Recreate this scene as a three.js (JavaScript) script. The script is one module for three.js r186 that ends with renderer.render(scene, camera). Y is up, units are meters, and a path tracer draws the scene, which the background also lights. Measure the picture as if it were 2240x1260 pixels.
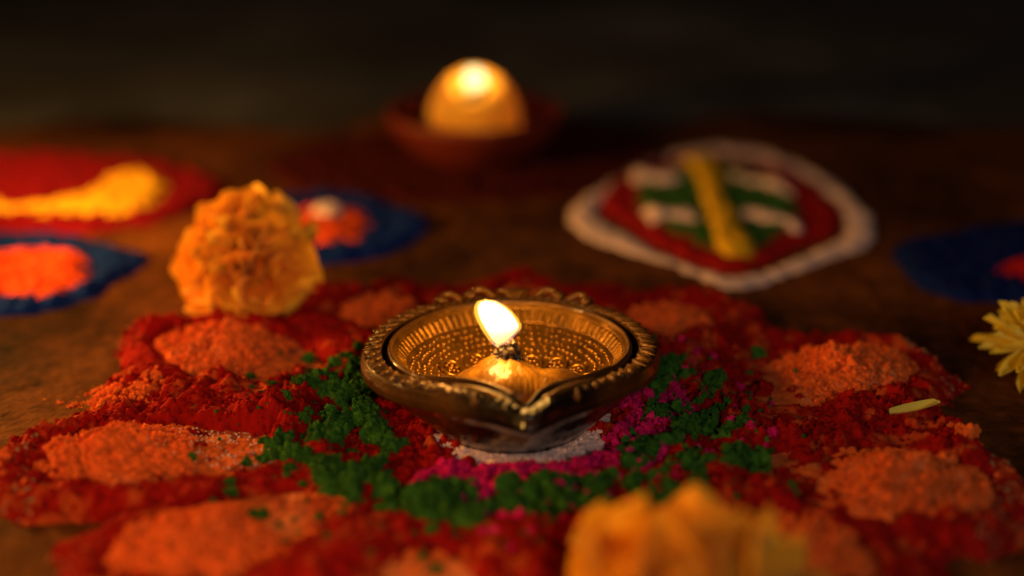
import * as THREE from 'three';
import { mergeGeometries } from 'three/addons/utils/BufferGeometryUtils.js';
import { RectAreaLightUniformsLib } from 'three/addons/lights/RectAreaLightUniformsLib.js';

// ------------------------------------------------------------------ camera, ambience, fill lights, exposure
// Shapes are written in centimetres and scaled by C to metres. The oil lamp stands at the origin, +z is towards the camera.
const C = 0.01, rad = (d) => d * Math.PI / 180;
const scene = new THREE.Scene();
const camera = new THREE.PerspectiveCamera(22.9, 16 / 9, 0.01, 20);
camera.position.set(0, 15.4 * C, 29.5 * C);
camera.lookAt(0, 15.4 * C - Math.tan(rad(22)), 29.5 * C - 1);
camera.focus = 0.327;
camera.userData.fStop = 3.3;
const renderer = new THREE.WebGLRenderer({ antialias: true });
renderer.toneMapping = THREE.LinearToneMapping;
renderer.toneMappingExposure = 1;
renderer.shadowMap.enabled = true;
RectAreaLightUniformsLib.init();
scene.background = new THREE.Color().setRGB(0.004, 0.0046, 0.005);      // the night around
const FLAME = new THREE.Color().setRGB(1, 0.46, 0.08);
// added fill panels out of view: warm on the left, weak neutral in front
function fillPanel(name, label, [x, y, z], [tx, ty, tz], size, color, power, glow) {
  const o = new THREE.Group(); o.name = name; o.userData = { label, category: 'lamp' }; scene.add(o);
  o.position.set(x * C, y * C, z * C); o.lookAt(tx * C, ty * C, tz * C); o.rotateY(Math.PI);
  const l = new THREE.RectAreaLight(color, power, size * C, size * C); l.position.z = -0.004; o.add(l);
  const housing = new THREE.Mesh(new THREE.BoxGeometry(size * C * 1.15, size * C * 1.15, 0.04), new THREE.MeshStandardMaterial({ color: 0x222222, roughness: 0.6 })); housing.name = 'housing'; housing.position.z = 0.022;
  const diffuser = new THREE.Mesh(new THREE.BoxGeometry(size * C, size * C, 0.003), new THREE.MeshStandardMaterial({ color: 0x444444, emissive: color, emissiveIntensity: glow })); diffuser.name = 'diffuser';
  o.add(housing, diffuser);
}
fillPanel('warm_fill', 'added warm fill panel out of view left of the powder design', [-36, 20, 11], [0, 0, 0], 8, new THREE.Color().setRGB(1, 0.46, 0.10), 27, 2);
fillPanel('pale_fill', 'added pale fill panel out of view before the powder design', [18, 32, 58], [1, 0, 4], 11, new THREE.Color().setRGB(1, 0.82, 0.68), 18, 1);

// ------------------------------------------------------------------ helpers
let seed = 7;
const rnd = () => { seed = (seed + 0x6d2b79f5) | 0; let t = Math.imul(seed ^ (seed >>> 15), 1 | seed); t = (t + Math.imul(t ^ (t >>> 7), 61 | t)) ^ t; return ((t ^ (t >>> 14)) >>> 0) / 4294967296; };
const rr = (a, b) => a + (b - a) * rnd();
const { clamp, smoothstep, lerp } = THREE.MathUtils;
const sst = (a, b, x) => { const t = clamp((x - a) / (b - a), 0, 1); return t * t * (3 - 2 * t); };
const hash = (x, y, s) => { let h = Math.imul(x, 374761393) + Math.imul(y, 668265263) + Math.imul(s, 1442695041) | 0; h = Math.imul(h ^ (h >>> 13), 1274126177); h ^= h >>> 16; return (h >>> 0) / 4294967296; };
function vn(x, y, s = 0) {                                             // value noise, 0..1
  const ix = Math.floor(x), iy = Math.floor(y), fx = x - ix, fy = y - iy, u = fx * fx * (3 - 2 * fx), v = fy * fy * (3 - 2 * fy);
  return lerp(lerp(hash(ix, iy, s), hash(ix + 1, iy, s), u), lerp(hash(ix, iy + 1, s), hash(ix + 1, iy + 1, s), u), v);
}
const fbm = (x, y, s, n = 4) => { let a = 0.5, t = 0, w = 0; for (let i = 0; i < n; i++) { t += a * vn(x, y, s + i); w += a; a *= 0.5; x = x * 2.03 + 5.1; y = y * 2.03 + 1.7; } return t / w; };
const dome = [0, 0];
function domes(x, y, size, s) {                                        // rounded clumps in a jittered grid: [height 0..1, id]
  const wx = vn(x * 1.9 / size, y * 1.9 / size, s + 50) - 0.5, wy = vn(x * 1.9 / size + 31, y * 1.9 / size, s + 51) - 0.5;
  x = x / size + 0.75 * wx; y = y / size + 0.75 * wy;
  const ix = Math.floor(x), iy = Math.floor(y); let best = 0, id = 0;
  for (let i = -1; i < 2; i++) for (let j = -1; j < 2; j++) {
    const a = ix + i, b = iy + j, k = hash(a, b, s), dx = a + 0.1 + 0.8 * hash(a, b, s + 1) - x, dy = b + 0.1 + 0.8 * hash(a, b, s + 2) - y, r = 0.35 + 0.5 * k, d = (dx * dx + dy * dy) / (r * r);
    if (d < 1) { const h = Math.sqrt(1 - d) * (0.4 + 0.6 * hash(a, b, s + 3)) * (0.5 + r); if (h > best) { best = h; id = k; } }
  }
  dome[0] = best; dome[1] = id;
  return best;
}
const counts = {};
const numbered = (n) => { const k = counts[n] = (counts[n] ?? -1) + 1; return k ? `${n}_${String(k).padStart(3, '0')}` : n; };
function mesh(name, geometry, material, parent = scene) {
  const m = new THREE.Mesh(geometry, material); m.name = parent === scene ? numbered(name) : name;
  m.castShadow = m.receiveShadow = true; parent.add(m); return m;
}
function thing(name, label, category, [x, y, z] = [0, 0, 0], group) {
  const o = new THREE.Group(); o.name = numbered(name); o.position.set(x * C, y * C, z * C); o.userData = { label, category }; if (group) o.userData.group = group;
  scene.add(o); return o;
}
function surface(nu, nv, f, closeU = false) {                          // f(i, j) -> [x, y, z] in cm
  const p = new Float32Array((nu + 1) * (nv + 1) * 3), uv = new Float32Array((nu + 1) * (nv + 1) * 2), idx = [];
  for (let j = 0, k = 0; j <= nv; j++) for (let i = 0; i <= nu; i++, k++) { const q = f(i / nu, j / nv); p[k * 3] = q[0] * C; p[k * 3 + 1] = q[1] * C; p[k * 3 + 2] = q[2] * C; uv[k * 2] = i / nu; uv[k * 2 + 1] = j / nv; }
  for (let j = 0; j < nv; j++) for (let i = 0; i < nu; i++) { const a = j * (nu + 1) + i, b = a + 1, c = a + nu + 1, d = c + 1; idx.push(a, c, b, b, c, d); }
  const g = new THREE.BufferGeometry(); g.setAttribute('position', new THREE.BufferAttribute(p, 3)); g.setAttribute('uv', new THREE.BufferAttribute(uv, 2)); g.setIndex(idx); g.computeVertexNormals();
  if (closeU) { const n = g.attributes.normal; for (let j = 0; j <= nv; j++) { const a = j * (nu + 1), b = a + nu; const x = n.getX(a) + n.getX(b), y = n.getY(a) + n.getY(b), z = n.getZ(a) + n.getZ(b), l = Math.hypot(x, y, z) || 1; n.setXYZ(a, x / l, y / l, z / l); n.setXYZ(b, x / l, y / l, z / l); } }
  return g;
}
function tint(g, f) { const p = g.attributes.position, c = new Float32Array(p.count * 3); for (let i = 0; i < p.count; i++) { const q = f(p.getX(i) / C, p.getY(i) / C, p.getZ(i) / C); c[i * 3] = q[0]; c[i * 3 + 1] = q[1]; c[i * 3 + 2] = q[2]; } g.setAttribute('color', new THREE.BufferAttribute(c, 3)); return g; }
const toCm = (pts) => pts.map((p) => new THREE.Vector3(p[0] * C, p[1] * C, p[2] * C));
const tube = (pts, r, seg = 24, rs = 7) => new THREE.TubeGeometry(new THREE.CatmullRomCurve3(toCm(pts)), seg, r * C, rs, false);
function lump(r, n, s, amp = 0.3) {                                    // an uneven crumb
  const g = new THREE.IcosahedronGeometry(r * C, n), p = g.attributes.position;
  for (let i = 0; i < p.count; i++) {
    const x = p.getX(i) / (r * C), y = p.getY(i) / (r * C), z = p.getZ(i) / (r * C), k = 1 + amp * (2 * vn(x * 1.6 + y + 9, z * 1.6 - y + 9, s) - 1) + amp * 0.6 * (2 * vn(x * 3.7 + y * 2 + 19, z * 3.7 - y * 2 + 19, s + 1) - 1);
    p.setXYZ(i, p.getX(i) * k, p.getY(i) * k, p.getZ(i) * k);
  }
  g.computeVertexNormals(); return g;
}

// ------------------------------------------------------------------ ground
function noiseTexture(n, f, srgb) {
  const d = new Uint8Array(n * n * 4);
  for (let y = 0; y < n; y++) for (let x = 0; x < n; x++) { const q = f(x / n, y / n), o = (y * n + x) * 4; d[o] = q[0] * 255; d[o + 1] = q[1] * 255; d[o + 2] = q[2] * 255; d[o + 3] = 255; }
  const t = new THREE.DataTexture(d, n, n); t.wrapS = t.wrapT = THREE.RepeatWrapping; t.magFilter = THREE.LinearFilter; if (srgb) t.colorSpace = THREE.SRGBColorSpace; t.needsUpdate = true; return t;
}
const wrapped = (u, v, k, s, n) => { const a = fbm(u * k, v * k, s, n), b = fbm((u - 1) * k, v * k, s, n), c = fbm(u * k, (v - 1) * k, s, n), d = fbm((u - 1) * k, (v - 1) * k, s, n); return lerp(lerp(a, b, u), lerp(c, d, u), v); };
const groundHeight = noiseTexture(1024, (u, v) => { const h = 0.6 * wrapped(u, v, 60, 11, 4) + 0.4 * wrapped(u, v, 9, 21, 3); return [h, h, h]; });
const groundColor = noiseTexture(1024, (u, v) => {
  const a = wrapped(u, v, 7, 31, 5), b = wrapped(u, v, 90, 41, 3), k = 0.58 + 1.5 * (a - 0.5) + 0.6 * (b - 0.5);
  return [clamp(0.43 * k, 0, 1), clamp(0.435 * k, 0, 1), clamp(0.46 * k, 0, 1)];
}, true);
groundColor.repeat.set(1 / 0.45, 1 / 0.45); groundHeight.repeat.set(1 / 0.16, 1 / 0.16);
const gg = new THREE.PlaneGeometry(5, 5); gg.rotateX(-Math.PI / 2);
{ const uv = gg.attributes.uv; for (let i = 0; i < uv.count; i++) uv.setXY(i, uv.getX(i) * 5, uv.getY(i) * 5); }
const ground = mesh('ground', gg, new THREE.MeshStandardMaterial({ map: groundColor, bumpMap: groundHeight, bumpScale: 0.0012, roughness: 0.95 }));
ground.userData = { kind: 'structure', label: 'rough dark grey floor beyond the brown plaster' };
const plasterMap = groundColor.clone(), plasterBump = groundHeight.clone(); plasterMap.repeat.set(1 / 0.31, 1 / 0.31); plasterBump.repeat.set(1 / 0.12, 1 / 0.12); plasterMap.needsUpdate = plasterBump.needsUpdate = true;
const plasterMat = new THREE.MeshPhysicalMaterial({ specularIntensity: 0.2, map: plasterMap, color: new THREE.Color().setRGB(1.9, 0.55, 0.07), bumpMap: plasterBump, bumpScale: 0.001, roughness: 0.92 });

// ------------------------------------------------------------------ coloured powder
const powder = new THREE.MeshPhysicalMaterial({ vertexColors: true, roughness: 1, specularIntensity: 0.25 });
const crumbMat = new THREE.MeshPhysicalMaterial({ roughness: 1, specularIntensity: 0.25 });
const RED = [0.30, 0.005, 0.003], ORANGE = [0.76, 0.145, 0.026], GREEN = [0.028, 0.11, 0.014], PINK = [0.62, 0.010, 0.15], WHITE = [0.85, 0.62, 0.59], BLUE = [0.003, 0.022, 0.18], YELLOW = [0.80, 0.42, 0.015];
const mixc = (a, b, t) => [lerp(a[0], b[0], t), lerp(a[1], b[1], t), lerp(a[2], b[2], t)];
function field([x0, z0, x1, z1], step, height, color, keep) {          // a heap as a height field; cells that dip below the floor or under another heap are dropped
  const nx = Math.ceil((x1 - x0) / step), nz = Math.ceil((z1 - z0) / step), h = new Float32Array((nx + 1) * (nz + 1)), id = new Int32Array(h.length).fill(-1), pos = [], col = [], idx = [];
  for (let j = 0, k = 0; j <= nz; j++) for (let i = 0; i <= nx; i++, k++) { const x = x0 + i * step, z = z0 + j * step; h[k] = height(x, z); }
  const vert = (i, j) => { const k = j * (nx + 1) + i; if (id[k] < 0) { id[k] = pos.length / 3; const x = x0 + i * step, z = z0 + j * step; pos.push(x * C, h[k] * C, z * C); const c = color(x, z, h[k]); col.push(c[0], c[1], c[2]); } return id[k]; };
  for (let j = 0; j < nz; j++) for (let i = 0; i < nx; i++) {
    const k = j * (nx + 1) + i, m = Math.max(h[k], h[k + 1], h[k + nx + 1], h[k + nx + 2]);
    if (m < 0 || (keep && !keep(x0 + i * step, z0 + j * step, m))) continue;
    const a = vert(i, j), b = vert(i + 1, j), c = vert(i, j + 1), d = vert(i + 1, j + 1); idx.push(a, c, b, b, c, d);
  }
  const g = new THREE.BufferGeometry(); g.setAttribute('position', new THREE.Float32BufferAttribute(pos, 3)); g.setAttribute('color', new THREE.Float32BufferAttribute(col, 3)); g.setIndex(idx); g.computeVertexNormals(); return g;
}
const CRUMBS = [lump(1, 2, 3, 0.75), lump(1, 2, 8, 0.85), lump(1, 2, 15, 0.8)];
function crumbs(parent, n, place, base, vary, name = 'crumb') {        // place() -> [x, y, z, radius] in cm
  const per = Math.ceil(n / 3), m = new THREE.Matrix4(), q = new THREE.Quaternion(), e = new THREE.Euler(), c = new THREE.Color();
  CRUMBS.forEach((g) => {
    const im = new THREE.InstancedMesh(g, crumbMat, per); im.name = name; im.userData.kind = 'stuff'; im.castShadow = im.receiveShadow = true;
    for (let i = 0; i < per; i++) {
      const [x, y, z, r, own] = place(), s = rr(0.75, 1.25), k = rr(1 - vary, 1 + vary), b = own ?? base;
      m.compose(new THREE.Vector3(x * C, y * C, z * C), q.setFromEuler(e.set(rr(0, 6), rr(0, 6), rr(0, 6))), new THREE.Vector3(r * s * rr(0.7, 1.3), r * rr(0.55, 1.1), r * s));
      im.setMatrixAt(i, m); im.setColorAt(i, c.setRGB(b[0] * k, b[1] * k, b[2] * k));
    }
    parent.add(im);
  });
}
// the ten orange petals of the design round the lamp: angle, middle radius, half length, half width, heap
const PETALS = [
  [17, 7.7, 2.85, 1.5, 0.6, 'orange powder petal right of the oil lamp, dented smooth on its inner side'],
  [42, 6.9, 2.4, 1.2, 0.35, 'dark orange powder petal behind the marigold in front'],
  [74, 7.4, 2.6, 1.3, 0.35, 'orange powder petal mostly hidden by the marigold in front'],
  [106, 7.3, 2.7, 1.6, 0.35, 'orange powder petal straight in front of the oil lamp'],
  [141, 7.1, 2.75, 1.5, 0.6, 'orange powder petal with green crumbs in front on the left'],
  [171, 7.7, 2.95, 1.5, 0.65, 'orange powder petal left of the lamp with pale grains in its dent'],
  [210, 7.6, 2.8, 1.5, 0.7, 'orange powder petal with a steep ridge near the large marigold'],
  [242, 6.9, 2.0, 1.2, 0.3, 'smooth orange powder petal behind the lamp, beside the large marigold'],
  [273, 6.6, 1.8, 1.0, 0.2, 'orange powder petal hidden behind the oil lamp'],
  [305, 6.7, 2.0, 1.25, 0.3, 'blurred dark orange powder petal behind the lamp on its right'],
  [341, 7.8, 2.9, 1.5, 0.65, 'lumpy orange powder petal carrying the loose yellow petal'],
].map((p, i) => ({ a: rad(p[0]), r: p[1], l: p[2], w: p[3], heap: p[4], label: p[5], s: 100 + i * 7 }));
const ZS = 0.75;                                                       // the outer design lies a little nearer than the lamp
function inPetal(p, x, z) {                                            // [e, u, v]: e = 1 in the middle, 0 on the outline
  z -= ZS; const c = Math.cos(p.a), s = Math.sin(p.a), u = x * c + z * s - p.r, v = -x * s + z * c, wob = 0.22 * (fbm(x * 0.9, z * 0.9, 300, 3) - 0.5);
  return [1 - (u / p.l) ** 2 - (v / (p.w * (1 + 0.18 * u / p.l))) ** 2 + wob * 2, u / p.l, v / p.w];
}
const grit = (x, z, s) => 0.05 * domes(x, z, 0.17, s) + 0.028 * domes(x, z, 0.08, s + 9);
function orangeAt(p, x, z) {
  const [e, u, v] = inPetal(p, x, z);
  if (e < -0.8) return -1;
  const outer = sst(-0.25, 0.35, u + 0.5 * (fbm(x, z, p.s, 2) - 0.5)), rough = 0.25 + 0.75 * outer;
  const heap = 0.85 * p.heap * Math.exp(-((u - 0.3) ** 2) / 0.22 - (v * v) / 0.5) * (0.65 + 0.7 * fbm(x * 1.3, z * 1.3, p.s + 3, 3));
  return Math.min(0.2, 0.02 + e * 0.75) + (e > -0.3 ? 1 : 0) * (heap * sst(-0.2, 0.25, e) + rough * (0.16 * domes(x, z, 0.42, p.s + 5) + 0.09 * domes(x, z, 0.21, p.s + 6) + grit(x, z, p.s + 8)));
}
function orangeTop(x, z) { let h = -1; for (const p of PETALS) { const dx = x - Math.cos(p.a) * p.r, dz = z - ZS - Math.sin(p.a) * p.r; if (dx * dx + dz * dz < 16) h = Math.max(h, orangeAt(p, x, z)); } return h; }
function redAt(x, z) {
  const r = Math.hypot(x, z), rs = Math.hypot(x, z - ZS); if (rs > 13.2) return -1;
  let outer = -9, inner = -9; const ragged = 0.5 * (fbm(x * 2.4, z * 2.4, 62, 3) - 0.5);
  for (const p of PETALS) { const q = { ...p, l: p.l + 1.2, w: p.w + 1.1 }, e = inPetal(q, x, z)[0]; if (e > outer) outer = e; const f = inPetal(p, x, z)[0]; if (f > inner) inner = f; }
    inner += ragged;
  const deg = Math.atan2(z - ZS, x) * 180 / Math.PI, fill = 1.3 * Math.exp(-((deg / 17) ** 2)) + 0.4 * Math.exp(-(((deg + 170) / 14) ** 2)), soft = 1.6 * (fbm(x * 0.8, z * 0.8, 67, 3) - 0.5);
  outer = Math.max(outer, (9.3 + fill + 0.9 * (fbm(x * 0.5, z * 0.5, 61, 2) - 0.5) + soft - rs) * 0.8);
  const edge = Math.min(1, outer * 1.9 + 0.7 * (fbm(x * 1.6, z * 1.6, 60, 3) - 0.5));
  if (edge < -0.1) return -1;
  const ridge = sst(-0.05, 0.95, edge) * sst(0.5, -0.25, inner) * sst(3.4, 5.2, r);
  return Math.min(0.1, 0.2 * edge) + ridge * (0.05 + 0.55 * fbm(x * 0.75, z * 0.75, 64, 3)) + sst(0, 0.3, edge) * (0.3 + 1.1 * sst(0.4, 0.62, fbm(x * 0.6 + 40, z * 0.6, 66, 3))) * (0.15 * domes(x, z, 0.5, 70) + 0.09 * domes(x, z, 0.24, 74) + grit(x, z, 78));
}
function greenAt(x, z) {
  const r = Math.hypot(x, z), a = Math.atan2(z, x), deg = (a * 180 / Math.PI + 360) % 360;
  const left = sst(60, 20, Math.abs(deg - 180)), mid = 4.4 - 0.25 * left, half = 0.72 + 0.5 * left + 0.3 * sst(60, 35, Math.abs((deg + 180) % 360 - 190)) + 0.15 * Math.sin(a * 5);
  const patch = fbm(x * 1.1, z * 1.1, 80, 4) - 0.5;
  const e = 1 - ((r - mid) / half) ** 2 + 1.4 * patch + 0.1 + 0.05 * left + 0.45 * sst(50, 25, Math.abs(deg - 55)) + 0.5 * sst(60, 35, Math.abs((deg + 180) % 360 - 185)) - 0.9 * sst(40, 25, Math.abs(deg - 270));
  if (e < -0.4) return -1;
  const m = sst(-0.15, 0.3, e), lumps = sst(0.36, 0.66, fbm(x * 2.3, z * 2.3, 90, 3)), fine = fbm(x * 6, z * 6, 92, 3);
  return -0.02 + 0.32 * Math.min(e, 0.6) + m * (0.32 * lumps + 0.22 * (fine - 0.4) + (0.3 + 0.7 * lumps) * (0.11 * domes(x, z, 0.2, 97) + 0.06 * domes(x, z, 0.1, 99)) + 0.05 * (fbm(x * 19, z * 19, 101, 2) - 0.5));
}
function pinkAt(x, z) {
  const r = Math.hypot(x, z), deg = Math.atan2(z, x) * 180 / Math.PI, sector = sst(92, 70, Math.abs(deg - 48));
  const e = 1 - ((r - 3.4) / 0.95) ** 2 + 1.1 * (fbm(x * 1.1, z * 1.1, 120, 3) - 0.5) - 2 * (1 - sector);
  if (e < -0.4) return -1;
  return 0.0 + 0.42 * Math.min(e, 0.5) + sst(-0.1, 0.3, e) * (0.14 * domes(x, z, 0.34, 124) + 0.1 * domes(x, z, 0.18, 126) + grit(x, z, 128));
}
function innerRedAt(x, z) {
  const r = Math.hypot(x, z), deg = (Math.atan2(z, x) * 180 / Math.PI + 360) % 360, sector = sst(110, 85, Math.abs(deg - 200));
  const e = 1 - ((r - 3.1) / 0.95) ** 2 + 1.1 * (fbm(x * 1.1, z * 1.1, 140, 3) - 0.5) - 2 * (1 - sector);
  if (e < -0.4) return -1;
  return -0.05 + 0.3 * Math.min(e, 0.5) + sst(-0.1, 0.3, e) * (0.16 * domes(x, z, 0.4, 144) + 0.1 * domes(x, z, 0.2, 146) + grit(x, z, 148));
}
function whiteAt(x, z) { const r = Math.hypot(x - 0.1, z), e = (2.7 - r) * 0.9 + 0.5 * (fbm(x * 1.4, z * 1.4, 150, 3) - 0.5); return e < -0.3 ? -1 : Math.min(0.22, 0.3 * e + 0.05) + sst(0, 0.3, e) * (0.035 * domes(x, z, 0.2, 154) + 0.5 * grit(x, z, 156)); }
const topAt = (x, z) => Math.max(0, redAt(x, z), orangeTop(x, z), greenAt(x, z), pinkAt(x, z), innerRedAt(x, z), whiteAt(x, z));

const rangoli = thing('powder_rangoli', 'large round flower design of red, orange, green and pink powder under the oil lamp', 'rangoli');
const speck = (x, z, s) => 0.8 + 0.4 * vn(x * 9, z * 9, s);
const sc = (c, k) => [c[0] * k, c[1] * k, c[2] * k];
mesh('red_border', field([-12.6, -10.5, 12.6, 8.2], 0.036, redAt, (x, z) => mixc(sc(RED, speck(x, z, 5)), sc(ORANGE, 0.8), 0.5 * sst(0.56, 0.72, fbm(x * 2.2, z * 2.2, 160, 4))), (x, z, m) => orangeTop(x, z) < m + 0.15), powder, rangoli);
for (const p of PETALS) {
  const cx = Math.cos(p.a) * p.r, cz = Math.sin(p.a) * p.r + ZS, s = p.l + 0.7;
  const m = mesh('petal', field([cx - s, cz - s, cx + s, Math.min(cz + s, 8.6)], 0.033, (x, z) => orangeAt(p, x, z), (x, z) => mixc(mixc(sc(ORANGE, speck(x, z, 6)), [0.80, 0.22, 0.07], sst(0.45, 0.75, fbm(x * 1.1 + 9, z * 1.1, 175, 4))), RED, 0.55 * sst(0.5, 0.7, fbm(x * 1.5, z * 1.5, 170, 4))), (x, z, h) => redAt(x, z) < h + 0.15), powder, rangoli);
  m.userData.label = p.label;
}
const GREEN2 = [0.055, 0.17, 0.016];
mesh('green_ring', field([-6.4, -6, 6.4, 6.4], 0.03, greenAt, (x, z) => sc(mixc(GREEN, GREEN2, sst(0.3, 0.7, fbm(x * 2.6, z * 2.6, 91, 3))), speck(x, z, 8))), powder, rangoli);
mesh('pink_ring', field([-4.4, -4.4, 4.6, 4.6], 0.03, pinkAt, (x, z) => mixc(sc(PINK, speck(x, z, 9)), RED, 0.6 * sst(0.5, 0.7, fbm(x * 1.8, z * 1.8, 180, 3)))), powder, rangoli);
mesh('inner_red_ring', field([-4.6, -4.6, 4.6, 4.6], 0.03, innerRedAt, (x, z) => sc([0.38, 0.006, 0.005], speck(x, z, 10))), powder, rangoli);
mesh('white_disc', field([-3.3, -3.3, 3.5, 3.5], 0.03, whiteAt, (x, z) => sc(WHITE, 0.85 + 0.3 * vn(x * 8, z * 8, 12))), powder, rangoli);
const polar = (r, a) => [Math.cos(a) * r, Math.sin(a) * r];
crumbs(rangoli, 7000, () => { for (;;) { const [x, z] = polar(rr(2.6, 5.9), rr(0, 6.283)); const h = greenAt(x, z); if (h > 0.02 && h > redAt(x, z)) return [x, h + 0.02, z, Math.exp(-4.4 + 2.3 * Math.pow(rnd(), 4))]; } }, GREEN, 0.3, 'green_crumb');
crumbs(rangoli, 420, () => { const a = rad(rnd() < 0.6 ? rr(95, 215) : rr(-30, 95)), [x, z] = polar(4.3 + Math.abs(rr(-1, 1) + rr(-1, 1)) * 1.6, a); return [x, topAt(x, z) + 0.01, z, Math.exp(-4.4 + 2.3 * Math.pow(rnd(), 2.5))]; }, GREEN, 0.3, 'green_crumb');
crumbs(rangoli, 2400, () => { for (;;) { const [x, z] = polar(rr(2.2, 4.4), rad(rr(-45, 130))); const h = pinkAt(x, z); if (h > 0.02) return [x, h + 0.015, z, Math.exp(rr(-3.9, -2.5))]; } }, PINK, 0.3, 'pink_crumb');
crumbs(rangoli, 110, () => { const [x, z] = polar(3.8 + Math.abs(rr(-1, 1) + rr(-1, 1)) * 1.3, rad(rr(-35, 100))); return [x, topAt(x, z) + 0.015, z, Math.exp(rr(-3.6, -2.5))]; }, PINK, 0.3, 'pink_crumb');
crumbs(rangoli, 9000, () => { for (;;) { const [x, z] = polar(rr(2.6, 12), rr(0, 6.283)); if (z > 7) continue; const h = redAt(x, z); if (h > 0.05 && h > orangeTop(x, z)) return [x, h + 0.005, z, Math.exp(rr(-4.5, -3.0))]; } }, RED, 0.35, 'red_crumb');
crumbs(rangoli, 12000, () => { for (;;) { const p = PETALS[Math.floor(rnd() * PETALS.length)], u = rr(-0.2, 0.95), v = rr(-0.9, 0.9), x = Math.cos(p.a) * (p.r + u * p.l) - Math.sin(p.a) * v * p.w, z = ZS + Math.sin(p.a) * (p.r + u * p.l) + Math.cos(p.a) * v * p.w; if (z > 7.5) continue; const h = orangeAt(p, x, z); if (h > 0.05 && h > redAt(x, z)) return [x, h + 0.005, z, Math.exp(rr(-4.3, -2.8))]; } }, ORANGE, 0.3, 'orange_crumb');
for (const [cx, cz, sx, sz, n] of [[-9.9, -1.0, 0.8, 0.4, 600], [10.2, 1.5, 0.25, 0.2, 140], [-11.3, 3.1, 0.35, 0.35, 200]]) crumbs(rangoli, n, () => { const x = cx + (rr(-1, 1) + rr(-1, 1)) * sx, z = cz + (rr(-1, 1) + rr(-1, 1)) * sz; return [x, topAt(x, z) + 0.01, z, Math.exp(rr(-3.8, -2.4))]; }, ORANGE, 0.25, 'orange_crumb');
crumbs(rangoli, 1500, () => { const [x, z] = polar(rr(1.9, 2.8), rr(0, 6.283)), h = whiteAt(x, z); return h > 0.03 && h > pinkAt(x, z) && h > innerRedAt(x, z) ? [x, h + 0.005, z, Math.exp(rr(-4.8, -3.5))] : [0, 0.1, 0, 0.01]; }, WHITE, 0.15, 'white_crumb');
crumbs(rangoli, 260, () => { const x = rr(-8, -5.2), z = 1.6 + rr(-0.9, 0.9) + 0.1 * (x + 6.5); return [x, topAt(x, z) + 0.01, z, Math.exp(rr(-4.9, -3.8))]; }, [0.75, 0.55, 0.45], 0.2, 'pale_grain');
// dust that strayed onto the floor
const dust = new THREE.Group(); dust.name = 'powder_dust'; dust.userData = { kind: 'stuff', label: 'loose red, orange and pale grains strewn over the floor round the design', category: 'powder' }; scene.add(dust);
crumbs(dust, 16000, () => { for (;;) { const [x, z] = polar(10.6 + Math.abs(rr(-1, 1) * rr(0, 1)) * 7, rr(0, 6.283)); if (z > 7 || z < -12 || Math.abs(x) > 15) continue; const k = rnd(); return [x, Math.max(0, redAt(x, z)) + 0.005, z, Math.exp(-4.7 + 1.4 * Math.pow(rnd(), 2.5)), k < 0.5 ? RED : k < 0.68 ? ORANGE : [0.36, 0.22, 0.12]]; } }, RED, 0.3, 'grain');

// heaps drawn by an outline
function outline(pts) { return new THREE.CatmullRomCurve3(pts.map(([x, z]) => new THREE.Vector3(x, 0, z)), true, 'centripetal').getPoints(pts.length * 6).map((v) => [v.x, v.z]); }
function inside(poly, x, z) {                                          // distance to the outline, positive inside
  let d = 1e9, odd = false;
  for (let i = 0, j = poly.length - 1; i < poly.length; j = i++) {
    const [ax, az] = poly[j], [bx, bz] = poly[i], ex = bx - ax, ez = bz - az, t = clamp(((x - ax) * ex + (z - az) * ez) / (ex * ex + ez * ez + 1e-9), 0, 1);
    d = Math.min(d, Math.hypot(ax + t * ex - x, az + t * ez - z));
    if ((az > z) !== (bz > z) && x < ax + ((z - az) / (bz - az)) * ex) odd = !odd;
  }
  return odd ? d : -d;
}
function patch(name, parent, pts, height, color, s, step = 0.08, hole, rough = 1, slope = 0.45) {
  const poly = outline(pts), cut = hole && outline(hole), xs = poly.map((p) => p[0]), zs = poly.map((p) => p[1]);
  const h = (x, z) => {
    let d = inside(poly, x, z); if (d < -0.6) return -1;
    if (cut) d = Math.min(d, -inside(cut, x, z)); if (d < -0.6) return -1;
    d += 0.35 * (fbm(x * 1.3, z * 1.3, s, 3) - 0.5);
    return 0.03 + Math.min(height, d * slope) + sst(0, 0.3, d) * rough * (0.22 * height * domes(x, z, 0.7, s + 2) + 0.14 * domes(x, z, 0.34, s + 5) + 0.06 * domes(x, z, 0.17, s + 8));
  };
  return mesh(name, field([Math.min(...xs) - 0.4, Math.min(...zs) - 0.4, Math.max(...xs) + 0.4, Math.max(...zs) + 0.4], step, h, (x, z) => sc(color, speck(x, z, s))), powder, parent);
}
const leaf = thing('leaf_rangoli', 'leaf-shaped powder design with a white border, red field and yellow midrib', 'rangoli');
const LEAFRED = [[2.9, -15.2], [4.5, -18.6], [7.1, -20.9], [9.7, -19.4], [10.7, -16.1], [10.3, -12.8], [8.5, -10.9], [6.6, -9.3], [5.0, -10.8], [3.6, -13.2]];
patch('white_border', leaf, [[1.7, -14.7], [2.7, -17.4], [4.7, -20.7], [7.8, -22.9], [10.0, -21.6], [11.5, -18.0], [11.9, -14.2], [11.2, -11.8], [9.4, -10.1], [7.7, -8.7], [6.45, -7.9], [5.1, -9.3], [3.6, -10.9], [2.1, -12.6]], 0.13, WHITE, 400, 0.08, LEAFRED, 0.5, 0.3);
for (const p of LEAFRED) { p[0] = 6.9 + (p[0] - 6.9) * 0.89; p[1] = -15.1 + (p[1] + 15.1) * 0.89; }
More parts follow.
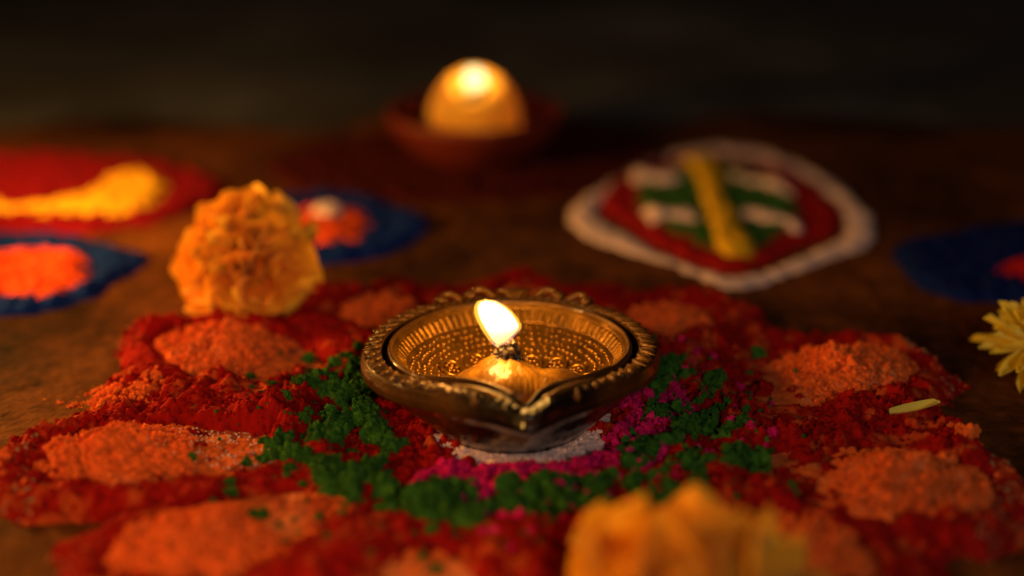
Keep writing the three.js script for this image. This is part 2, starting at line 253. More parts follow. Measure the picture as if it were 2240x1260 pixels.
const GREENLEAF = [[4.1, -17], [4.9, -19], [7.3, -20.6], [9.5, -18.6], [9.75, -15.5], [9.2, -13.2], [6.75, -10.3], [5.3, -12], [4.1, -14.2]];
patch('red_field', leaf, [[2.8, -16], [4.3, -19.3], [7.1, -21.6], [9.9, -20], [10.9, -16.6], [10.5, -13], [8.6, -11], [6.6, -9.3], [4.9, -11], [3.5, -13.8]], 0.14, [0.34, 0.006, 0.006], 410, 0.1, null, 0.6);
patch('green_field', leaf, GREENLEAF, 0.2, [0.04, 0.14, 0.02], 420, 0.09, null, 0.7);
patch('yellow_midrib', leaf, [[6.3, -20.6], [7.5, -20.6], [7.45, -17], [7.4, -14], [7.4, -10.6], [6.2, -10.5], [6.2, -14], [6.25, -17]], 0.38, [0.72, 0.42, 0.01], 430, 0.08, null, 0.7, 1);
for (const [a, b] of [[[4.2, -18.2], [6.0, -18.3]], [[7.6, -18.5], [9.6, -16.6]], [[4.3, -14.2], [6.1, -14]], [[7.5, -14.4], [9.1, -13.3]]]) {
  const w = 0.72, dz = w; patch('white_stripe', leaf, [[a[0], a[1] - dz], [(a[0] + b[0]) / 2, (a[1] + b[1]) / 2 - dz], [b[0], b[1] - dz], [b[0] + 0.2, b[1]], [b[0], b[1] + dz], [(a[0] + b[0]) / 2, (a[1] + b[1]) / 2 + dz], [a[0], a[1] + dz], [a[0] - 0.2, a[1]]], 0.32, WHITE, 440 + Math.round(a[0] * 9), 0.08, null, 0.8, 0.7);
}
function droplet(label, blue, orange, white, step, blueColor = BLUE, middle = [0.82, 0.085, 0.012]) {
  const t = thing('droplet_rangoli', label, 'rangoli', [0, 0, 0]);
  patch('blue_border', t, blue, 0.22, blueColor, 500 + blue.length, step);
  patch('orange_field', t, orange.map(([x, z]) => [x, z + 0.5]), 0.4, middle, 520 + blue.length, step);
  if (white) patch('white_dot', t, white.map(([x, z]) => [x, z + 0.6]), 0.62, WHITE, 540, step, null, 0.6, 1.1);
}
droplet('blue-edged droplet of bright orange powder near the edge, below the yellow wave', [[-18.5, -13.2], [-16.2, -12.9], [-13.9, -12.5], [-12, -11.6], [-10.9, -10.8], [-11.4, -8.3], [-12.1, -6.7], [-14, -6.1], [-16.5, -6.2], [-18.8, -7.5], [-19.6, -10]], [[-18, -11.6], [-15.7, -11.4], [-14.2, -11.7], [-12.4, -11], [-11.8, -9], [-12.4, -7.5], [-14.4, -7.1], [-17, -7.1]], [[-16.6, -10.9], [-15.2, -10.6], [-14.6, -9.7], [-15.1, -8.9], [-16.6, -9.1]], 0.07);
droplet('blue-edged droplet of orange powder with a white dot beside the large marigold', [[-9, -15], [-7.5, -16.6], [-5.6, -16.9], [-3.9, -15.6], [-2.6, -13.7], [-3.5, -11.1], [-5.2, -10.2], [-8, -10.5], [-9.4, -12.5]], [[-8.3, -14.2], [-7.1, -15.3], [-5.5, -15.7], [-4.2, -14.3], [-4.5, -11.9], [-5.4, -11.3], [-7.6, -11.8]], [[-6.7, -14.9], [-5.7, -15.3], [-5.0, -14.3], [-5.5, -13.3], [-6.5, -13.5]], 0.08);
droplet('dark blue powder droplet with a red middle beside the yellow flower', [[11.4, -10.8], [12, -12], [13.5, -12.7], [16.6, -14], [19, -12.6], [19.4, -9], [17, -7], [14.3, -7], [12.3, -7.3], [11.5, -9]], [[13.8, -9.8], [15, -10.9], [17, -11.2], [17.6, -9.6], [16, -8.6], [14.6, -8.8]], null, 0.1, [0.002, 0.012, 0.11], [0.34, 0.006, 0.012]);
const wave = thing('wave_rangoli', 'red powder design with a wavy yellow band at the left edge behind', 'rangoli');
const plaster = patch('plaster_floor', scene, [[-34, -24], [-27, -26], [-22, -24.5], [-17, -27], [-12, -26], [-8, -25], [-4, -28], [1, -27.5], [5, -26], [10, -28], [15, -27], [19, -25.5], [25, -27], [36, -26], [40, 0], [36, 20], [20, 30], [0, 31], [-20, 30], [-36, 20], [-40, 0]], 0.04, [1, 1, 1], 660, 0.35, null, 0.5);
{ const g = plaster.geometry, p = g.attributes.position, uv = new Float32Array(p.count * 2); for (let i = 0; i < p.count; i++) { uv[i * 2] = p.getX(i); uv[i * 2 + 1] = p.getZ(i); } g.setAttribute('uv', new THREE.BufferAttribute(uv, 2)); g.deleteAttribute('color'); plaster.material = plasterMat; plaster.userData = { kind: 'structure', label: 'brown plastered floor carrying the powder designs' }; }
const bowlShade = thing('bowl_shade', 'thin dark red patch with the shade round the clay bowl painted in', 'powder');
patch('red_shade', bowlShade, [[-9, -20.5], [-6, -24], [-1, -26], [4, -24.5], [6, -20.5], [3, -17], [-2, -15.8], [-7, -17]], 0.1, [0.055, 0.004, 0.002], 650, 0.11);  // dark red colour stands in for the shade around the clay bowl
const nearer = (pts) => pts.map(([x, z]) => [x, z + 0.9]);
patch('red_field', wave, nearer([[-21, -21.5], [-19, -22.3], [-15.7, -22.2], [-12.5, -21.2], [-9.8, -18.5], [-10.6, -15.4], [-13.2, -13.7], [-16.5, -13.9], [-20, -14.3], [-22, -17]]), 0.2, [0.19, 0.002, 0.007], 600, 0.11);
patch('yellow_band', wave, nearer([[-20.5, -17.6], [-17.4, -16.9], [-15.9, -16.4], [-14.6, -17.6], [-14.3, -19.4], [-13.1, -20.2], [-11.3, -17.6], [-11.8, -15.3], [-13.8, -14.6], [-16.9, -14.9], [-20.3, -15.4]]), 0.38, YELLOW, 620, 0.1);

// ------------------------------------------------------------------ the oil lamp
const lamp = thing('oil_lamp', 'carved clay oil lamp with a beaded oily bowl and a burning wick, in focus', 'oil lamp', [0, 0.18, 0]);
function ringFn(pts, tip) {                                            // radius by angle from the beak, mirrored
  return (phi) => { let d = Math.abs(((phi * 180 / Math.PI - tip + 540) % 360) - 180); let i = 0; while (i < pts.length - 2 && d > pts[i + 1][0]) i++;
    const p = (k) => pts[clamp(k, 0, pts.length - 1)][1], a = pts[i], b = pts[i + 1], t = (d - a[0]) / (b[0] - a[0]), w = b[0] - a[0];
    const ma = i ? (p(i + 1) - p(i - 1)) / (pts[i + 1][0] - pts[i - 1][0]) * w : 0, mb = i < pts.length - 2 ? (p(i + 2) - p(i)) / (pts[i + 2][0] - pts[i][0]) * w : 0;
    const t2 = t * t, t3 = t2 * t; return (2 * t3 - 3 * t2 + 1) * a[1] + (t3 - 2 * t2 + t) * ma + (-2 * t3 + 3 * t2) * b[1] + (t3 - t2) * mb; };
}
const TIP = 83, outR = ringFn([[0, 3.22], [6, 3.1], [15, 2.86], [27, 2.74], [42, 2.78], [53, 2.92], [68, 3.2], [96, 3.46], [180, 3.5]], TIP), inSym = ringFn([[0, 2.35], [7, 2.12], [18, 1.88], [35, 1.84], [50, 2.0], [70, 2.4], [92, 2.68], [120, 2.84], [180, 2.9]], TIP);
const inR = (phi) => inSym(phi) + 0.22 * Math.exp(-((((phi * 180 / Math.PI + 720) % 360 - 42) / 20) ** 2));
const beak = (phi) => { const d = Math.abs(((phi * 180 / Math.PI - TIP + 540) % 360) - 180); return d; };
const notch = (phi) => Math.exp(-((beak(phi) / 5) ** 2)), lip = (phi) => Math.exp(-(((beak(phi) - 14) / 7) ** 2));
// outside: base disc, foot, flare, band, flange with rope carving, groove, lip of the basin
const Y_RIM = 1.72;
const OUT = [[0, 0, 0, 1], [1.7, 0.0, 0, 1], [1.8, 0.06, 0, 1], [1.86, 0.16, 0.02, 1], [2.2, 0.42, 0.2, 1], [2.62, 0.74, 0.6, 1], [3.0, 1.04, 0.93, 1], [0.96, 1.24, 1, 0], [1, 1.34, 1, 0], [1.0, 1.5, 1, 0], [0.985, 1.66, 1, 0]];
const NU = 900;
function outside(u, v) {
  const phi = u * Math.PI * 2, R = outR(phi), I = inR(phi), nt = notch(phi), lp = lip(phi); let r, y;
  const k = v * 100;
  if (k <= 40) {                                                       // the underside and the band
    const t = k / 40 * (OUT.length - 1), i = Math.min(OUT.length - 2, Math.floor(t)), f = t - i;
    const at = (q) => { const o = OUT[clamp(q, 0, OUT.length - 1)], full = o[3] ? lerp(o[0], o[0] / 3.45 * R, o[2]) : o[0] * R; return [full, o[1]]; };
    const a = at(i), b = at(i + 1); r = lerp(a[0], b[0], f); y = lerp(a[1], b[1], f);
    y -= nt * 0.14 * sst(1.2, 1.66, y);
  } else {                                                             // inwards over the flange: s = 0 outer edge, 1 basin lip
    const s = (k - 40) / 60; r = lerp(R * 0.985, I, s);
    const w = (R - I) / 0.65, front = sst(75, 45, beak(phi));
    let h = s < 0.62 ? Y_RIM + 0.07 * Math.sin(Math.PI * s / 0.62) : s < 0.82 ? Y_RIM - 0.32 * Math.sin(Math.PI * (s - 0.62) / 0.2) : Y_RIM + 0.06 * Math.sin(Math.PI * (s - 0.82) / 0.18);
    if (s < 0.03) h = lerp(1.66, h, s / 0.03);
    const rope = Math.sin(phi * 46 + s * 5.5 + 0.6 * Math.sin(phi * 9)), carve = sst(0.04, 0.14, s) * sst(0.6, 0.5, s) * (1 - 0.6 * front);
    h += carve * (0.08 * (1 - Math.abs(rope)) - 0.04);
    h += -nt * 0.17 * (0.4 + 0.6 * s);
    h += front * carve * 0.12 * domes(phi * 7, s * 1.4, 0.55, 700);
    y = h;
  }
  const n = 0.022 * (fbm(phi * 9, y * 3 + r * 2, 710, 4) - 0.5); r += n;
  return [Math.cos(phi) * r, y, Math.sin(phi) * r];
}
function basin(u, v) {
  const phi = u * Math.PI * 2, I = inR(phi), nt = notch(phi), front = sst(80, 40, beak(phi)); let r, y;
  if (v < 0.08) { r = lerp(I, I - 0.06, v / 0.08); y = Y_RIM + 0.0 - 0.05 * v / 0.08; }
  else if (v < 0.5) {                                                  // fluted wall
    const t = (v - 0.08) / 0.42; r = lerp(I - 0.06, (I - 0.06) * 0.89, t); y = lerp(Y_RIM - 0.05, 1.34, t);
    const fl = 0.5 + 0.5 * Math.cos(phi * 96); r -= 0.045 * Math.sqrt(fl) * sst(0.14, 0.22, t) * sst(0.95, 0.85, t) * (1 - front * 0.6); r += 0.03 * sst(0.12, 0.17, t);
  } else { const t = (v - 0.5) / 0.5; r = (I - 0.06) * 0.89 * (1 - t); y = lerp(1.34, 0.62, Math.sin(t * Math.PI / 2)); y -= 0.03 * sst(0, 0.04, t); }
  y -= nt * 0.17 * sst(0.6, 0, v);
  if (v > 0.08) { const n = 0.02 * (fbm(phi * 14, v * 9, 720, 3) - 0.5) + (v > 0.5 ? 0.035 * (fbm(Math.cos(phi) * r * 7, Math.sin(phi) * r * 7, 722, 3) - 0.5) : 0); r += n; y += n; }
  return [Math.cos(phi) * r, y, Math.sin(phi) * r];
}
const clayRough = noiseTexture(512, (u, v) => { const k = clamp(0.30 + 0.55 * wrapped(u, v, 40, 730, 4), 0, 1); return [k, k, k]; });
clayRough.repeat.set(6, 2);
const clay = new THREE.MeshPhysicalMaterial({ vertexColors: true, roughness: 0.7, metalness: 0.4, roughnessMap: clayRough, bumpMap: clayRough, bumpScale: 0.0003, clearcoat: 0.8, clearcoatRoughness: 0.12 });
const oily = new THREE.MeshPhysicalMaterial({ vertexColors: true, roughness: 0.28, metalness: 0.8, bumpMap: clayRough, bumpScale: 0.0004, clearcoat: 1, clearcoatRoughness: 0.1 });
const clayTint = (x, y, z) => { const soot = sst(0.42, 0.6, fbm(x * 1.3 + 3, z * 1.3 + y * 2, 740, 4)) * 0.35, beakDark = sst(2.2, 1.25, Math.hypot(x - 0.55, z - 2.6, (y - 1) * 0.8) + 0.5 * (fbm(x * 2, z * 2 + y * 2, 742, 3) - 0.5)) * 0.94; return sc([0.10, 0.041, 0.005], (0.8 + 0.4 * vn(x * 6, z * 6 + y * 5, 741)) * (1 - Math.max(soot, beakDark))); };  // clay darkens to near black around the beak
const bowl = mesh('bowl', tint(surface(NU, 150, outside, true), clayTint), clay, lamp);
const basinMesh = mesh('basin', tint(surface(NU, 130, basin, true), (x, y, z) => sc([0.22, 0.10, 0.008], (0.45 + 1.1 * fbm(x * 3, z * 3 + y * 3, 745, 4)))), oily, lamp);
const relief = new THREE.MeshPhysicalMaterial({ color: new THREE.Color().setRGB(0.14, 0.06, 0.006), roughness: 0.45, metalness: 0.5, roughnessMap: clayRough, bumpMap: clayRough, bumpScale: 0.0002, clearcoat: 0.4, clearcoatRoughness: 0.3 });
const oilRelief = new THREE.MeshPhysicalMaterial({ color: new THREE.Color().setRGB(0.34, 0.16, 0.012), roughness: 0.24, metalness: 0.9, clearcoat: 1, clearcoatRoughness: 0.1 });
// carved crest on the back of the rim: a fan between two pairs of scrolls
const onRim = (deg, s, y) => { const a = rad(deg), r = lerp(outR(a), inR(a), s); return [Math.cos(a) * r, y, Math.sin(a) * r]; };
for (let i = -3; i <= 3; i++) { const a = 271 + i * 1.9; mesh('fan_lobe', tube([onRim(271 + i * 0.5, 0.62, 1.78), onRim(271 + i * 1.2, 0.38, 1.88), onRim(a, 0.12, 1.89 - Math.abs(i) * 0.015), onRim(a + i * 0.2, 0.02, 1.82)], 0.05, 14, 7), relief, bowl); }
for (const dir of [-1, 1]) {
  for (const [start, len] of [[9, 13], [24, 11]]) {
    const pts = []; for (let k = 0; k <= 10; k++) { const t = k / 10; pts.push(onRim(271 + dir * (start + len * t), 0.5 - 0.38 * Math.sin(Math.PI * t), 1.8 + 0.12 * Math.sin(Math.PI * Math.min(1, t * 1.2)))); }
    mesh('scroll', tube(pts, 0.085, 30, 8), relief, bowl);
    const curl = []; for (let k = 0; k <= 26; k++) { const t = k / 26, a = t * 3.6 * Math.PI, q = 0.15 * (1 - 0.75 * t), b = onRim(271 + dir * (start + len * 0.8), 0.36, 1.83), th = rad(271 + dir * (start + len * 0.8)); const e = Math.cos(a) * q, f = Math.sin(a) * q; curl.push([b[0] - Math.sin(th) * e * dir + Math.cos(th) * f, b[1] + 0.03 + 0.05 * t, b[2] + Math.cos(th) * e * dir + Math.sin(th) * f]); }
    mesh('curl', tube(curl, 0.045, 60, 7), relief, bowl);
  }
}
// leaves and rope strands carved round the rim
for (let i = 0; i < 44; i++) {
  const deg = TIP + 52 + i * (256 / 43); if (Math.abs(deg - 271) < 38) continue;
  const jit = rr(-0.6, 0.6), g = new THREE.SphereGeometry(1, 10, 8); g.scale(0.25 * C, 0.045 * C, 0.075 * C);
  const m = mesh('rope_strand', g, relief, bowl), p = onRim(deg + jit, 0.36, Y_RIM + 0.05); m.position.set(p[0] * C, p[1] * C, p[2] * C); m.rotation.y = -rad(deg) + (deg < 271 ? 0.75 : -0.75) + rr(-0.1, 0.1);
}
for (const dir of [-1, 1]) for (let i = 0; i < 7; i++) { const deg = TIP + dir * (26 + i * 5.5), p = onRim(deg, 0.22 + 0.05 * (i % 2), Y_RIM + 0.07), g = new THREE.SphereGeometry(rr(0.07, 0.1) * C, 10, 8); mesh('rim_bead', g, relief, bowl).position.set(p[0] * C, p[1] * C, p[2] * C); }
// the curled lips of the beak
for (const dir of [-1, 1]) {
  const ridge = []; for (let k = 0; k <= 8; k++) { const t = k / 8, d = 62 - 55 * t; ridge.push(onRim(TIP + dir * d, 0.97 - 0.05 * t, Y_RIM + 0.02 + 0.08 * Math.sin(Math.PI * t))); }
  mesh('lip', tube(ridge, 0.045, 40, 8), relief, bowl);
  const roll = []; for (let k = 0; k <= 10; k++) { const t = k / 10; roll.push(onRim(TIP + dir * (40 - 28 * t), 0.5 - 0.08 * t, Y_RIM + 0.07 + 0.05 * Math.sin(Math.PI * t))); }
  mesh('lip_roll', tube(roll, 0.075, 30, 9), relief, bowl);
  const end = onRim(TIP + dir * 11, 0.42, Y_RIM + 0.02), g = lump(0.15, 3, 50 + dir, 0.25); g.scale(1.1, 0.75, 1); mesh('lip_knob', g, relief, bowl).position.set(end[0] * C, end[1] * C, end[2] * C);
  const low = onRim(TIP + dir * 24, 0.12, Y_RIM - 0.02), g2 = lump(0.11, 3, 60 + dir, 0.25); mesh('lip_knob', g2, relief, bowl).position.set(low[0] * C, low[1] * C, low[2] * C);
}
// beads pressed into the basin, with round medallions among them
const floorAt = (r, phi) => { const I = (inR(phi) - 0.06) * 0.89, t = clamp(1 - r / I, 0, 1); return lerp(1.34, 0.62, Math.sin(t * Math.PI / 2)) - 0.03; };
const MED = [[262, 1.35], [290, 1.28], [316, 1.42], [341, 1.55], [234, 1.45], [207, 1.6], [4, 1.65]].map(([d, r]) => [Math.cos(rad(d)) * r, Math.sin(rad(d)) * r]);
{
  const spots = []; for (let ring = 0; ring < 12; ring++) { const f = 0.975 - ring * 0.064, n = Math.round(94 * f); for (let i = 0; i < n; i++) { const phi = (i + (ring % 2) * 0.5) / n * Math.PI * 2, r = (inR(phi) - 0.06) * 0.89 * f; const x = Math.cos(phi) * r, z = Math.sin(phi) * r; if (MED.some((m) => Math.hypot(m[0] - x, m[1] - z) < 0.36) || beak(phi) < 30) continue; spots.push([x + rr(-0.04, 0.04), floorAt(r, phi), z + rr(-0.04, 0.04), rr(0.035, 0.072)]); } }
  const im = new THREE.InstancedMesh(new THREE.SphereGeometry(C, 12, 9), oilRelief, spots.length), m = new THREE.Matrix4(); im.name = 'bead'; im.userData.kind = 'stuff'; im.castShadow = im.receiveShadow = true;
  spots.forEach(([x, y, z, r], i) => im.setMatrixAt(i, m.makeScale(r, r * 0.9, r).setPosition(x * C, y * C, z * C))); basinMesh.add(im);
}
for (const [x, z] of MED) {
  const phi = Math.atan2(z, x), r = Math.hypot(x, z), y = floorAt(r, phi) + 0.05, g = new THREE.Group(); g.name = 'medallion'; g.position.set(x * C, y * C, z * C); basinMesh.add(g);
  const nrm = new THREE.Vector3(-Math.cos(phi) * 0.45, 1, -Math.sin(phi) * 0.45).normalize(); g.quaternion.setFromUnitVectors(new THREE.Vector3(0, 1, 0), nrm);
  const parts = [new THREE.TorusGeometry(0.26 * C, 0.05 * C, 8, 28).rotateX(Math.PI / 2)]; for (let k = 0; k < 9; k++) { const a = k * 2.4, q = 0.062 * Math.sqrt(k); parts.push(new THREE.SphereGeometry(0.05 * C, 8, 6).translate(Math.cos(a) * q * C, 0.012 * C, Math.sin(a) * q * C)); }
  const m = new THREE.Mesh(mergeGeometries(parts), oilRelief); m.name = 'medallion'; m.castShadow = m.receiveShadow = true; m.position.copy(g.position); m.quaternion.copy(g.quaternion); basinMesh.remove(g); basinMesh.add(m);
}
// the lump of soft ghee with its charred wick, and the flame
const smin = (a, b, k) => { const h = clamp(0.5 + 0.5 * (b - a) / k, 0, 1); return lerp(b, a, h) - k * h * (1 - h); };
const ell = (x, y, z, c, r) => { const k = Math.hypot((x - c[0]) / r[0], (y - c[1]) / r[1], (z - c[2]) / r[2]); return (k - 1) * Math.min(...r); };
function gheeSdf(x, y, z) {
  let d = smin(ell(x, y, z, [-0.25, 1.02, 0.75], [1.15, 0.74, 0.9]), ell(x, y, z, [0.95, 0.95, 0.75], [0.95, 0.62, 0.8]), 0.2);
  d = smin(d, ell(x, y, z, [-0.14, 1.5, 0.42], [0.5, 0.28, 0.4]), 0.2);
  return d + 0.09 * (fbm(x * 2.2 + 7, z * 2.2 + y * 2.6 + 7, 760, 4) - 0.5) + 0.06 * (fbm(x * 6.5 + 17, z * 6.5 + y * 6 + 7, 764, 3) - 0.5);
}
const ghee = mesh('ghee', tint(surface(220, 160, (u, v) => {
  const th = v * Math.PI, ph = u * Math.PI * 2, d = [Math.sin(th) * Math.cos(ph), Math.cos(th), Math.sin(th) * Math.sin(ph)], c = [0.2, 0.9, 0.75]; let a = 0, b = 2.5;
  for (let i = 0; i < 24; i++) { const m = (a + b) / 2; gheeSdf(c[0] + d[0] * m, c[1] + d[1] * m, c[2] + d[2] * m) < 0 ? a = m : b = m; }
  return [c[0] + d[0] * a, c[1] + d[1] * a, c[2] + d[2] * a];
}, true), (x, y, z) => mixc([0.13, 0.055, 0.003], [0.27, 0.125, 0.008], sst(0.35, 0.65, fbm(x * 2.4, z * 2.4 + y, 770, 3)))), new THREE.MeshPhysicalMaterial({ vertexColors: true, roughness: 0.3, clearcoat: 1, clearcoatRoughness: 0.06, transmission: 0.25, thickness: 0 }), lamp);
const charred = new THREE.MeshPhysicalMaterial({ color: new THREE.Color().setRGB(0.035, 0.024, 0.018), roughness: 0.5, clearcoat: 0.6, clearcoatRoughness: 0.25 });
{ const parts = []; for (let i = 0; i < 130; i++) { const t = Math.pow(rnd(), 0.8), a = rr(0, 6.283), q = (0.14 + 0.3 * (1 - t)) * Math.sqrt(rnd()); parts.push(lump(rr(0.05, 0.1), 1, i, 0.5).translate((-0.12 + Math.cos(a) * q) * C, (1.55 + 0.6 * t) * C, (0.35 + Math.sin(a) * q * 0.8) * C)); } mesh('wick', mergeGeometries(parts), charred, ghee); }
function flameGeometry(k, [bx, by, bz], scale, lean) {                 // round-topped drop that leans, lower on one side
  const W = [[0, 0], [0.03, 0.15], [0.09, 0.25], [0.2, 0.35], [0.36, 0.43], [0.52, 0.445], [0.68, 0.41], [0.82, 0.33], [0.93, 0.21], [1, 0]];
  return surface(48, 60, (u, v) => {
    const t = 0.5 - 0.5 * Math.cos(Math.PI * v), a = u * Math.PI * 2; let i = 0; while (i < W.length - 2 && t > W[i + 1][0]) i++;
    const f = (t - W[i][0]) / (W[i + 1][0] - W[i][0]), w = scale * k * lerp(W[i][1], W[i + 1][1], i === 0 || i === W.length - 2 ? Math.sqrt(i ? 1 - (1 - f) : f) : f), low = sst(0.5, 0, t) * 0.2 * scale;
    return [bx + lean * scale * (0.75 * t + 0.25 * t * t) + Math.cos(a) * w, by + scale * (0.5 + (t - 0.5) * (0.9 + 0.1 * k)) + Math.cos(a) * low, bz + Math.sin(a) * w * 0.7];
  }, true);
}
const flameMap = (stops) => noiseTexture(64, (u, v) => { let i = 0; while (i < stops.length - 2 && v > stops[i + 1][0]) i++; const t = clamp((v - stops[i][0]) / (stops[i + 1][0] - stops[i][0]), 0, 1); return mixc(stops[i].slice(1), stops[i + 1].slice(1), t); });
const coreMap = flameMap([[0, 0.10, 0.03, 0.01], [0.16, 0.30, 0.12, 0.015], [0.34, 0.9, 0.62, 0.2], [0.5, 1, 0.80, 0.40], [1, 1, 0.72, 0.28]]), veilMap = flameMap([[0, 0.05, 0.06, 0.45], [0.14, 0.10, 0.07, 0.30], [0.3, 0.7, 0.3, 0.02], [1, 1, 0.45, 0.03]]);
coreMap.wrapS = coreMap.wrapT = veilMap.wrapS = veilMap.wrapT = THREE.ClampToEdgeWrapping;
function flame(parent, base, scale, lean, glow, cd, size) {
  const f = mesh('flame', flameGeometry(1, base, scale, lean), new THREE.MeshStandardMaterial({ color: 0x000000, emissive: 0xffffff, emissiveMap: veilMap, emissiveIntensity: glow * 0.55, transparent: true, opacity: 0.3, roughness: 1 }), parent);
  const core = mesh('flame_core', flameGeometry(0.86, [base[0], base[1] + 0.03 * scale, base[2]], scale * 0.95, lean), new THREE.MeshStandardMaterial({ color: 0x000000, emissive: 0xffffff, emissiveMap: coreMap, emissiveIntensity: glow, roughness: 1 }), f);
  f.castShadow = core.castShadow = false;
  const l = new THREE.PointLight(FLAME, cd); l.position.set((base[0] + lean * 0.55 * scale) * C, (base[1] + 0.58 * scale) * C, base[2] * C); l.castShadow = true; l.shadow.radius = size; parent.add(l);
}
flame(lamp, [-0.08, 2.13, 0.35], 1.05, -0.5, 5, 0.0075, 0.15);

// ------------------------------------------------------------------ the plain clay lamp with a candle behind, and one more beyond the left edge
const terracotta = new THREE.MeshStandardMaterial({ color: new THREE.Color().setRGB(0.12, 0.013, 0.004), roughness: 0.85, roughnessMap: clayRough, bumpMap: clayRough, bumpScale: 0.0004 });
function lathe(pts, seg = 96, wob = 0) { const g = new THREE.LatheGeometry(pts.map(([r, y]) => new THREE.Vector2(r * C, y * C)), seg); if (wob) { const p = g.attributes.position; for (let i = 0; i < p.count; i++) { const a = Math.atan2(p.getZ(i), p.getX(i)), k = 1 + wob * Math.sin(a * 2 + 1) + wob * 0.6 * Math.sin(a * 5), y = p.getY(i) * (1 + wob * Math.sin(a * 3)); p.setXYZ(i, p.getX(i) * k, y, p.getZ(i) * k); } g.computeVertexNormals(); } return g; }
function clayLamp(label, candleLabel, at, cd, glow) {
  const o = thing('clay_bowl', label, 'clay bowl', at);
  mesh('bowl', lathe([[0, 0], [1.5, 0], [1.7, 0.08], [2.3, 0.55], [2.95, 1.25], [3.2, 1.8], [3.22, 1.95], [3.12, 2.02], [2.98, 1.95], [2.75, 1.35], [2.2, 0.75], [1.5, 0.45], [0, 0.38]], 96, 0.012), terracotta, o);
  const c = thing('candle', candleLabel, 'candle', [at[0] - 0.02, at[1] + 0.46, at[2]]);
  mesh('wax', lathe([[0, 0.02], [1.2, 0.02], [1.5, 0.2], [1.66, 0.7], [1.66, 1.2], [1.58, 1.7], [1.38, 2.25], [1.08, 2.7], [0.9, 2.82], [0.78, 2.7], [0.74, 2.3], [0.7, 2.0], [0, 1.9]], 80, 0.02), new THREE.MeshPhysicalMaterial({ color: new THREE.Color().setRGB(0.95, 0.62, 0.045), roughness: 1, transmission: 0.62, thickness: 0 }), c);
  { const g = c.children[0].geometry, p = g.attributes.position; for (let i = 0; i < p.count; i++) { const y = p.getY(i) / C, z = p.getZ(i) / C; p.setY(i, (y - 0.7 * sst(1.6, 2.82, y) * sst(-0.8, 1.0, z)) * C); } g.computeVertexNormals(); }
  mesh('wick', tube([[-0.5, 1.98, 0.25], [-0.2, 2.02, 0.4], [0.12, 2.1, 0.3], [0.25, 2.3, 0.05]], 0.22, 16, 8), charred, c);
  flame(c, [0.08, 2.1, 0.15], 1.0, -0.1, glow, cd, 0.2);
  return [o, c];
}
clayLamp('plain red clay bowl holding a lit candle, blurred behind the oil lamp', 'squat yellow candle burning in the clay bowl at the back', [-1.35, 0.06, -21], 0.0024, 3.6);
const waxMat = new THREE.MeshStandardMaterial({ color: new THREE.Color().setRGB(0.8, 0.6, 0.25), roughness: 0.6 });
function pillarCandle(label, at, h, cd) {
  const o = thing('pillar_candle', label, 'candle', at);
  mesh('wax', lathe([[0, 0], [1.4, 0], [1.42, 0.1], [1.38, h], [1.3, h + 0.12], [1.1, h + 0.1], [0.7, h - 0.05], [0, h - 0.1]], 48, 0.01), waxMat, o);
  mesh('wick', tube([[0, h - 0.1, 0], [0.02, h + 0.15, 0], [0.06, h + 0.4, 0.02]], 0.06, 10, 7), charred, o);
  flame(o, [0.05, h + 0.35, 0], 1.3, 0, 4, cd, 0.25);
}
pillarCandle('tall yellow pillar candle burning beyond the orange droplet', [-20, 0, -9], 4.2, 0.12);
pillarCandle('low yellow pillar candle added out of view to light the front marigold', [-5.5, 0, 15.5], 2.6, 0.014);  // added out of view to brighten the near marigold and front powder

// ------------------------------------------------------------------ flowers
const petalMat = (r, g, b) => new THREE.MeshPhysicalMaterial({ color: new THREE.Color().setRGB(r, g, b), roughness: 0.85, transmission: 0.22, thickness: 0, side: THREE.DoubleSide });
function petalGeometry(len, wide, ruffle, s, narrow = false) {
  return surface(7, 8, (u, v) => {
    const x = (u - 0.5) * 2, w = narrow ? wide * Math.sin(Math.PI * (0.12 + 0.8 * v)) ** 0.6 : wide * (0.18 + 0.82 * Math.pow(v, 0.8)), y = v * len * (1 - (narrow ? 0.12 : 0.34) * x * x * v);
    const cup = (narrow ? 0.35 : 0.3) * wide * x * x + ruffle * Math.pow(v, 1.6) * Math.sin(x * 4.5 + s * 1.7) + (narrow ? 0.2 : 0.35) * len * v * v * (narrow ? 0.6 : 0.7);
    return [x * w * 0.5, y, cup + ruffle * 0.5 * (vn(u * 3, v * 3, s) - 0.5)];
  });
}
const up = new THREE.Vector3(0, 1, 0);
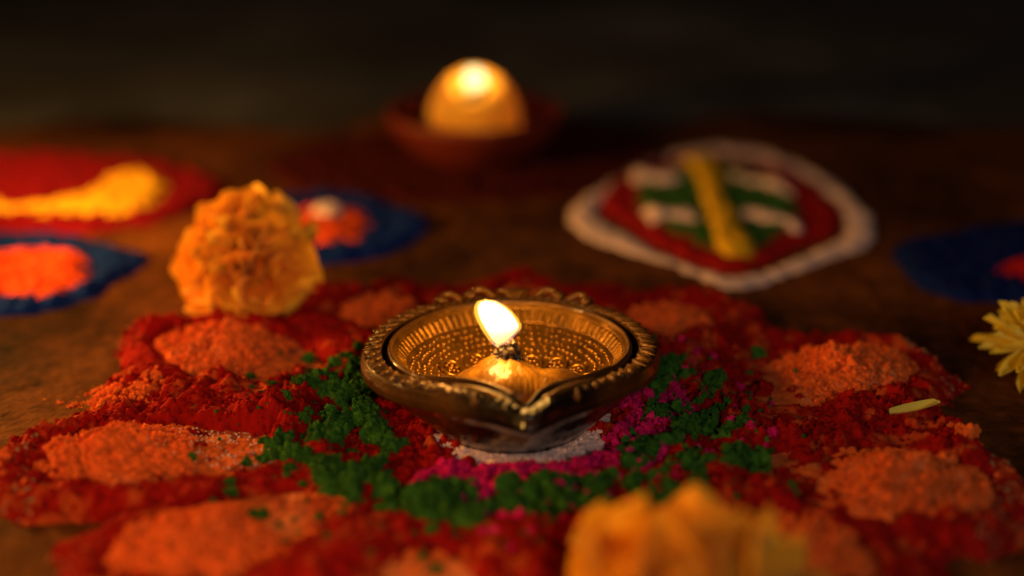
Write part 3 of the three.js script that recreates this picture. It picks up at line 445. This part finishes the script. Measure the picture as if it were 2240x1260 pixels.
function flower(name, label, category, at, axis, R, n, mats, geos, reach, squash, spread, uneven = 0.32) {
  const o = thing(name, label, category, at), pose = new THREE.Group(); pose.quaternion.setFromUnitVectors(up, new THREE.Vector3(...axis).normalize()); pose.updateMatrix();
  const m = new THREE.Matrix4(), y = new THREE.Vector3(), x = new THREE.Vector3(), z = new THREE.Vector3();
  for (let i = 0; i < n; i++) {
    const t = (i + 0.5) / n, el = lerp(Math.PI / 2, spread, Math.pow(t, 0.72)) + rr(-0.1, 0.1), az = i * 2.39996 + rr(-0.2, 0.2);
    y.set(Math.cos(el) * Math.cos(az), Math.sin(el) * squash + 0.02, Math.cos(el) * Math.sin(az)).normalize();
    x.crossVectors(y, up).normalize(); if (x.lengthSq() < 0.5) x.set(1, 0, 0); z.crossVectors(x, y); 
    const sck = R * rr(0.8, 1.1) * (1 - uneven / 2 + uneven * vn(Math.cos(az) * Math.cos(el) * 2.6 + 20 + R, Math.sin(az) * Math.cos(el) * 2.6 + at[0] + 40, 900)) * reach(t), b = R * 0.16;
    const mm = m.makeBasis(x, y, z).multiply(new THREE.Matrix4().makeRotationY(rr(-0.5, 0.5)).multiply(new THREE.Matrix4().makeRotationX(rr(-0.18, 0.18)))).scale(new THREE.Vector3(sck, sck, sck)); mm.setPosition(y.x * b * C, y.y * b * C, y.z * b * C);
    const p = mesh('petal', geos[i % geos.length], mats[Math.floor(rnd() * mats.length)], o); p.applyMatrix4(new THREE.Matrix4().multiplyMatrices(pose.matrix, mm));
  }
  const core = mesh('flower_base', lathe([[0, -0.55 * R], [0.18 * R, -0.5 * R], [0.3 * R, -0.2 * R], [0.3 * R, 0.02], [0, 0.05]], 20), new THREE.MeshStandardMaterial({ color: new THREE.Color().setRGB(0.09, 0.14, 0.03), roughness: 0.9 }), o); core.applyMatrix4(pose.matrix);
  return o;
}
const marigoldGeos = [1, 2, 3, 4, 5, 6].map((s) => petalGeometry(0.9, 0.64, 0.12, s)), marigoldMats = [petalMat(0.97, 0.52, 0.014), petalMat(0.97, 0.46, 0.012), petalMat(0.98, 0.58, 0.03)];
flower('marigold', 'large orange marigold lying between the red powder and the blue droplets', 'marigold', [-7.3, 1.4, -6.85], [-0.5, 0.55, 0.65], 1.9, 180, marigoldMats, marigoldGeos, (t) => 0.82 + 0.2 * t, 1, -0.75);
flower('marigold', 'blurred orange marigold in front of the powder design, cut by the frame', 'marigold', [2.95, 0.8, 8.75], [-0.1, 0.85, 0.35], 1.95, 150, [marigoldMats[0], marigoldMats[1]], [1, 2, 3, 4].map((s) => petalGeometry(0.92, 0.7, 0.16, s + 10)), (t) => 0.82 + 0.2 * t, 1, -0.75, 0.75);
const daisyGeos = [1, 2, 3, 4].map((s) => petalGeometry(0.95, 0.27, 0.02, s, true)), daisyMats = [petalMat(0.88, 0.74, 0.06), petalMat(0.85, 0.68, 0.05), petalMat(0.90, 0.78, 0.12)];
flower('yellow_flower', 'yellow flower with narrow petals beside the blue powder, cut by the frame edge', 'flower', [13.1, 0.95, -2.6], [-0.2, 0.9, 0.25], 1.5, 70, daisyMats, daisyGeos, (t) => 0.55 + 0.45 * Math.sqrt(t), 0.75, -0.4);
function loosePetal(label, at, rot, len) { const p = mesh('loose_petal', petalGeometry(len, 0.3, 0.02, 9, true), daisyMats[2]); p.position.set(at[0] * C, at[1] * C, at[2] * C); p.rotation.set(...rot); p.userData = { label, category: 'petal' }; }
loosePetal('single yellow petal lying on the lumpy orange powder petal', [8.55, topAt(8.5, 0.75) + 0.16, 0.75], [-1.4, 0.05, -1.3], 1.25);
loosePetal('yellow petal standing under the yellow flower at the frame edge', [12.75, 0.05, -0.9], [0.1, 0.6, -0.1], 0.9);

renderer.render(scene, camera);
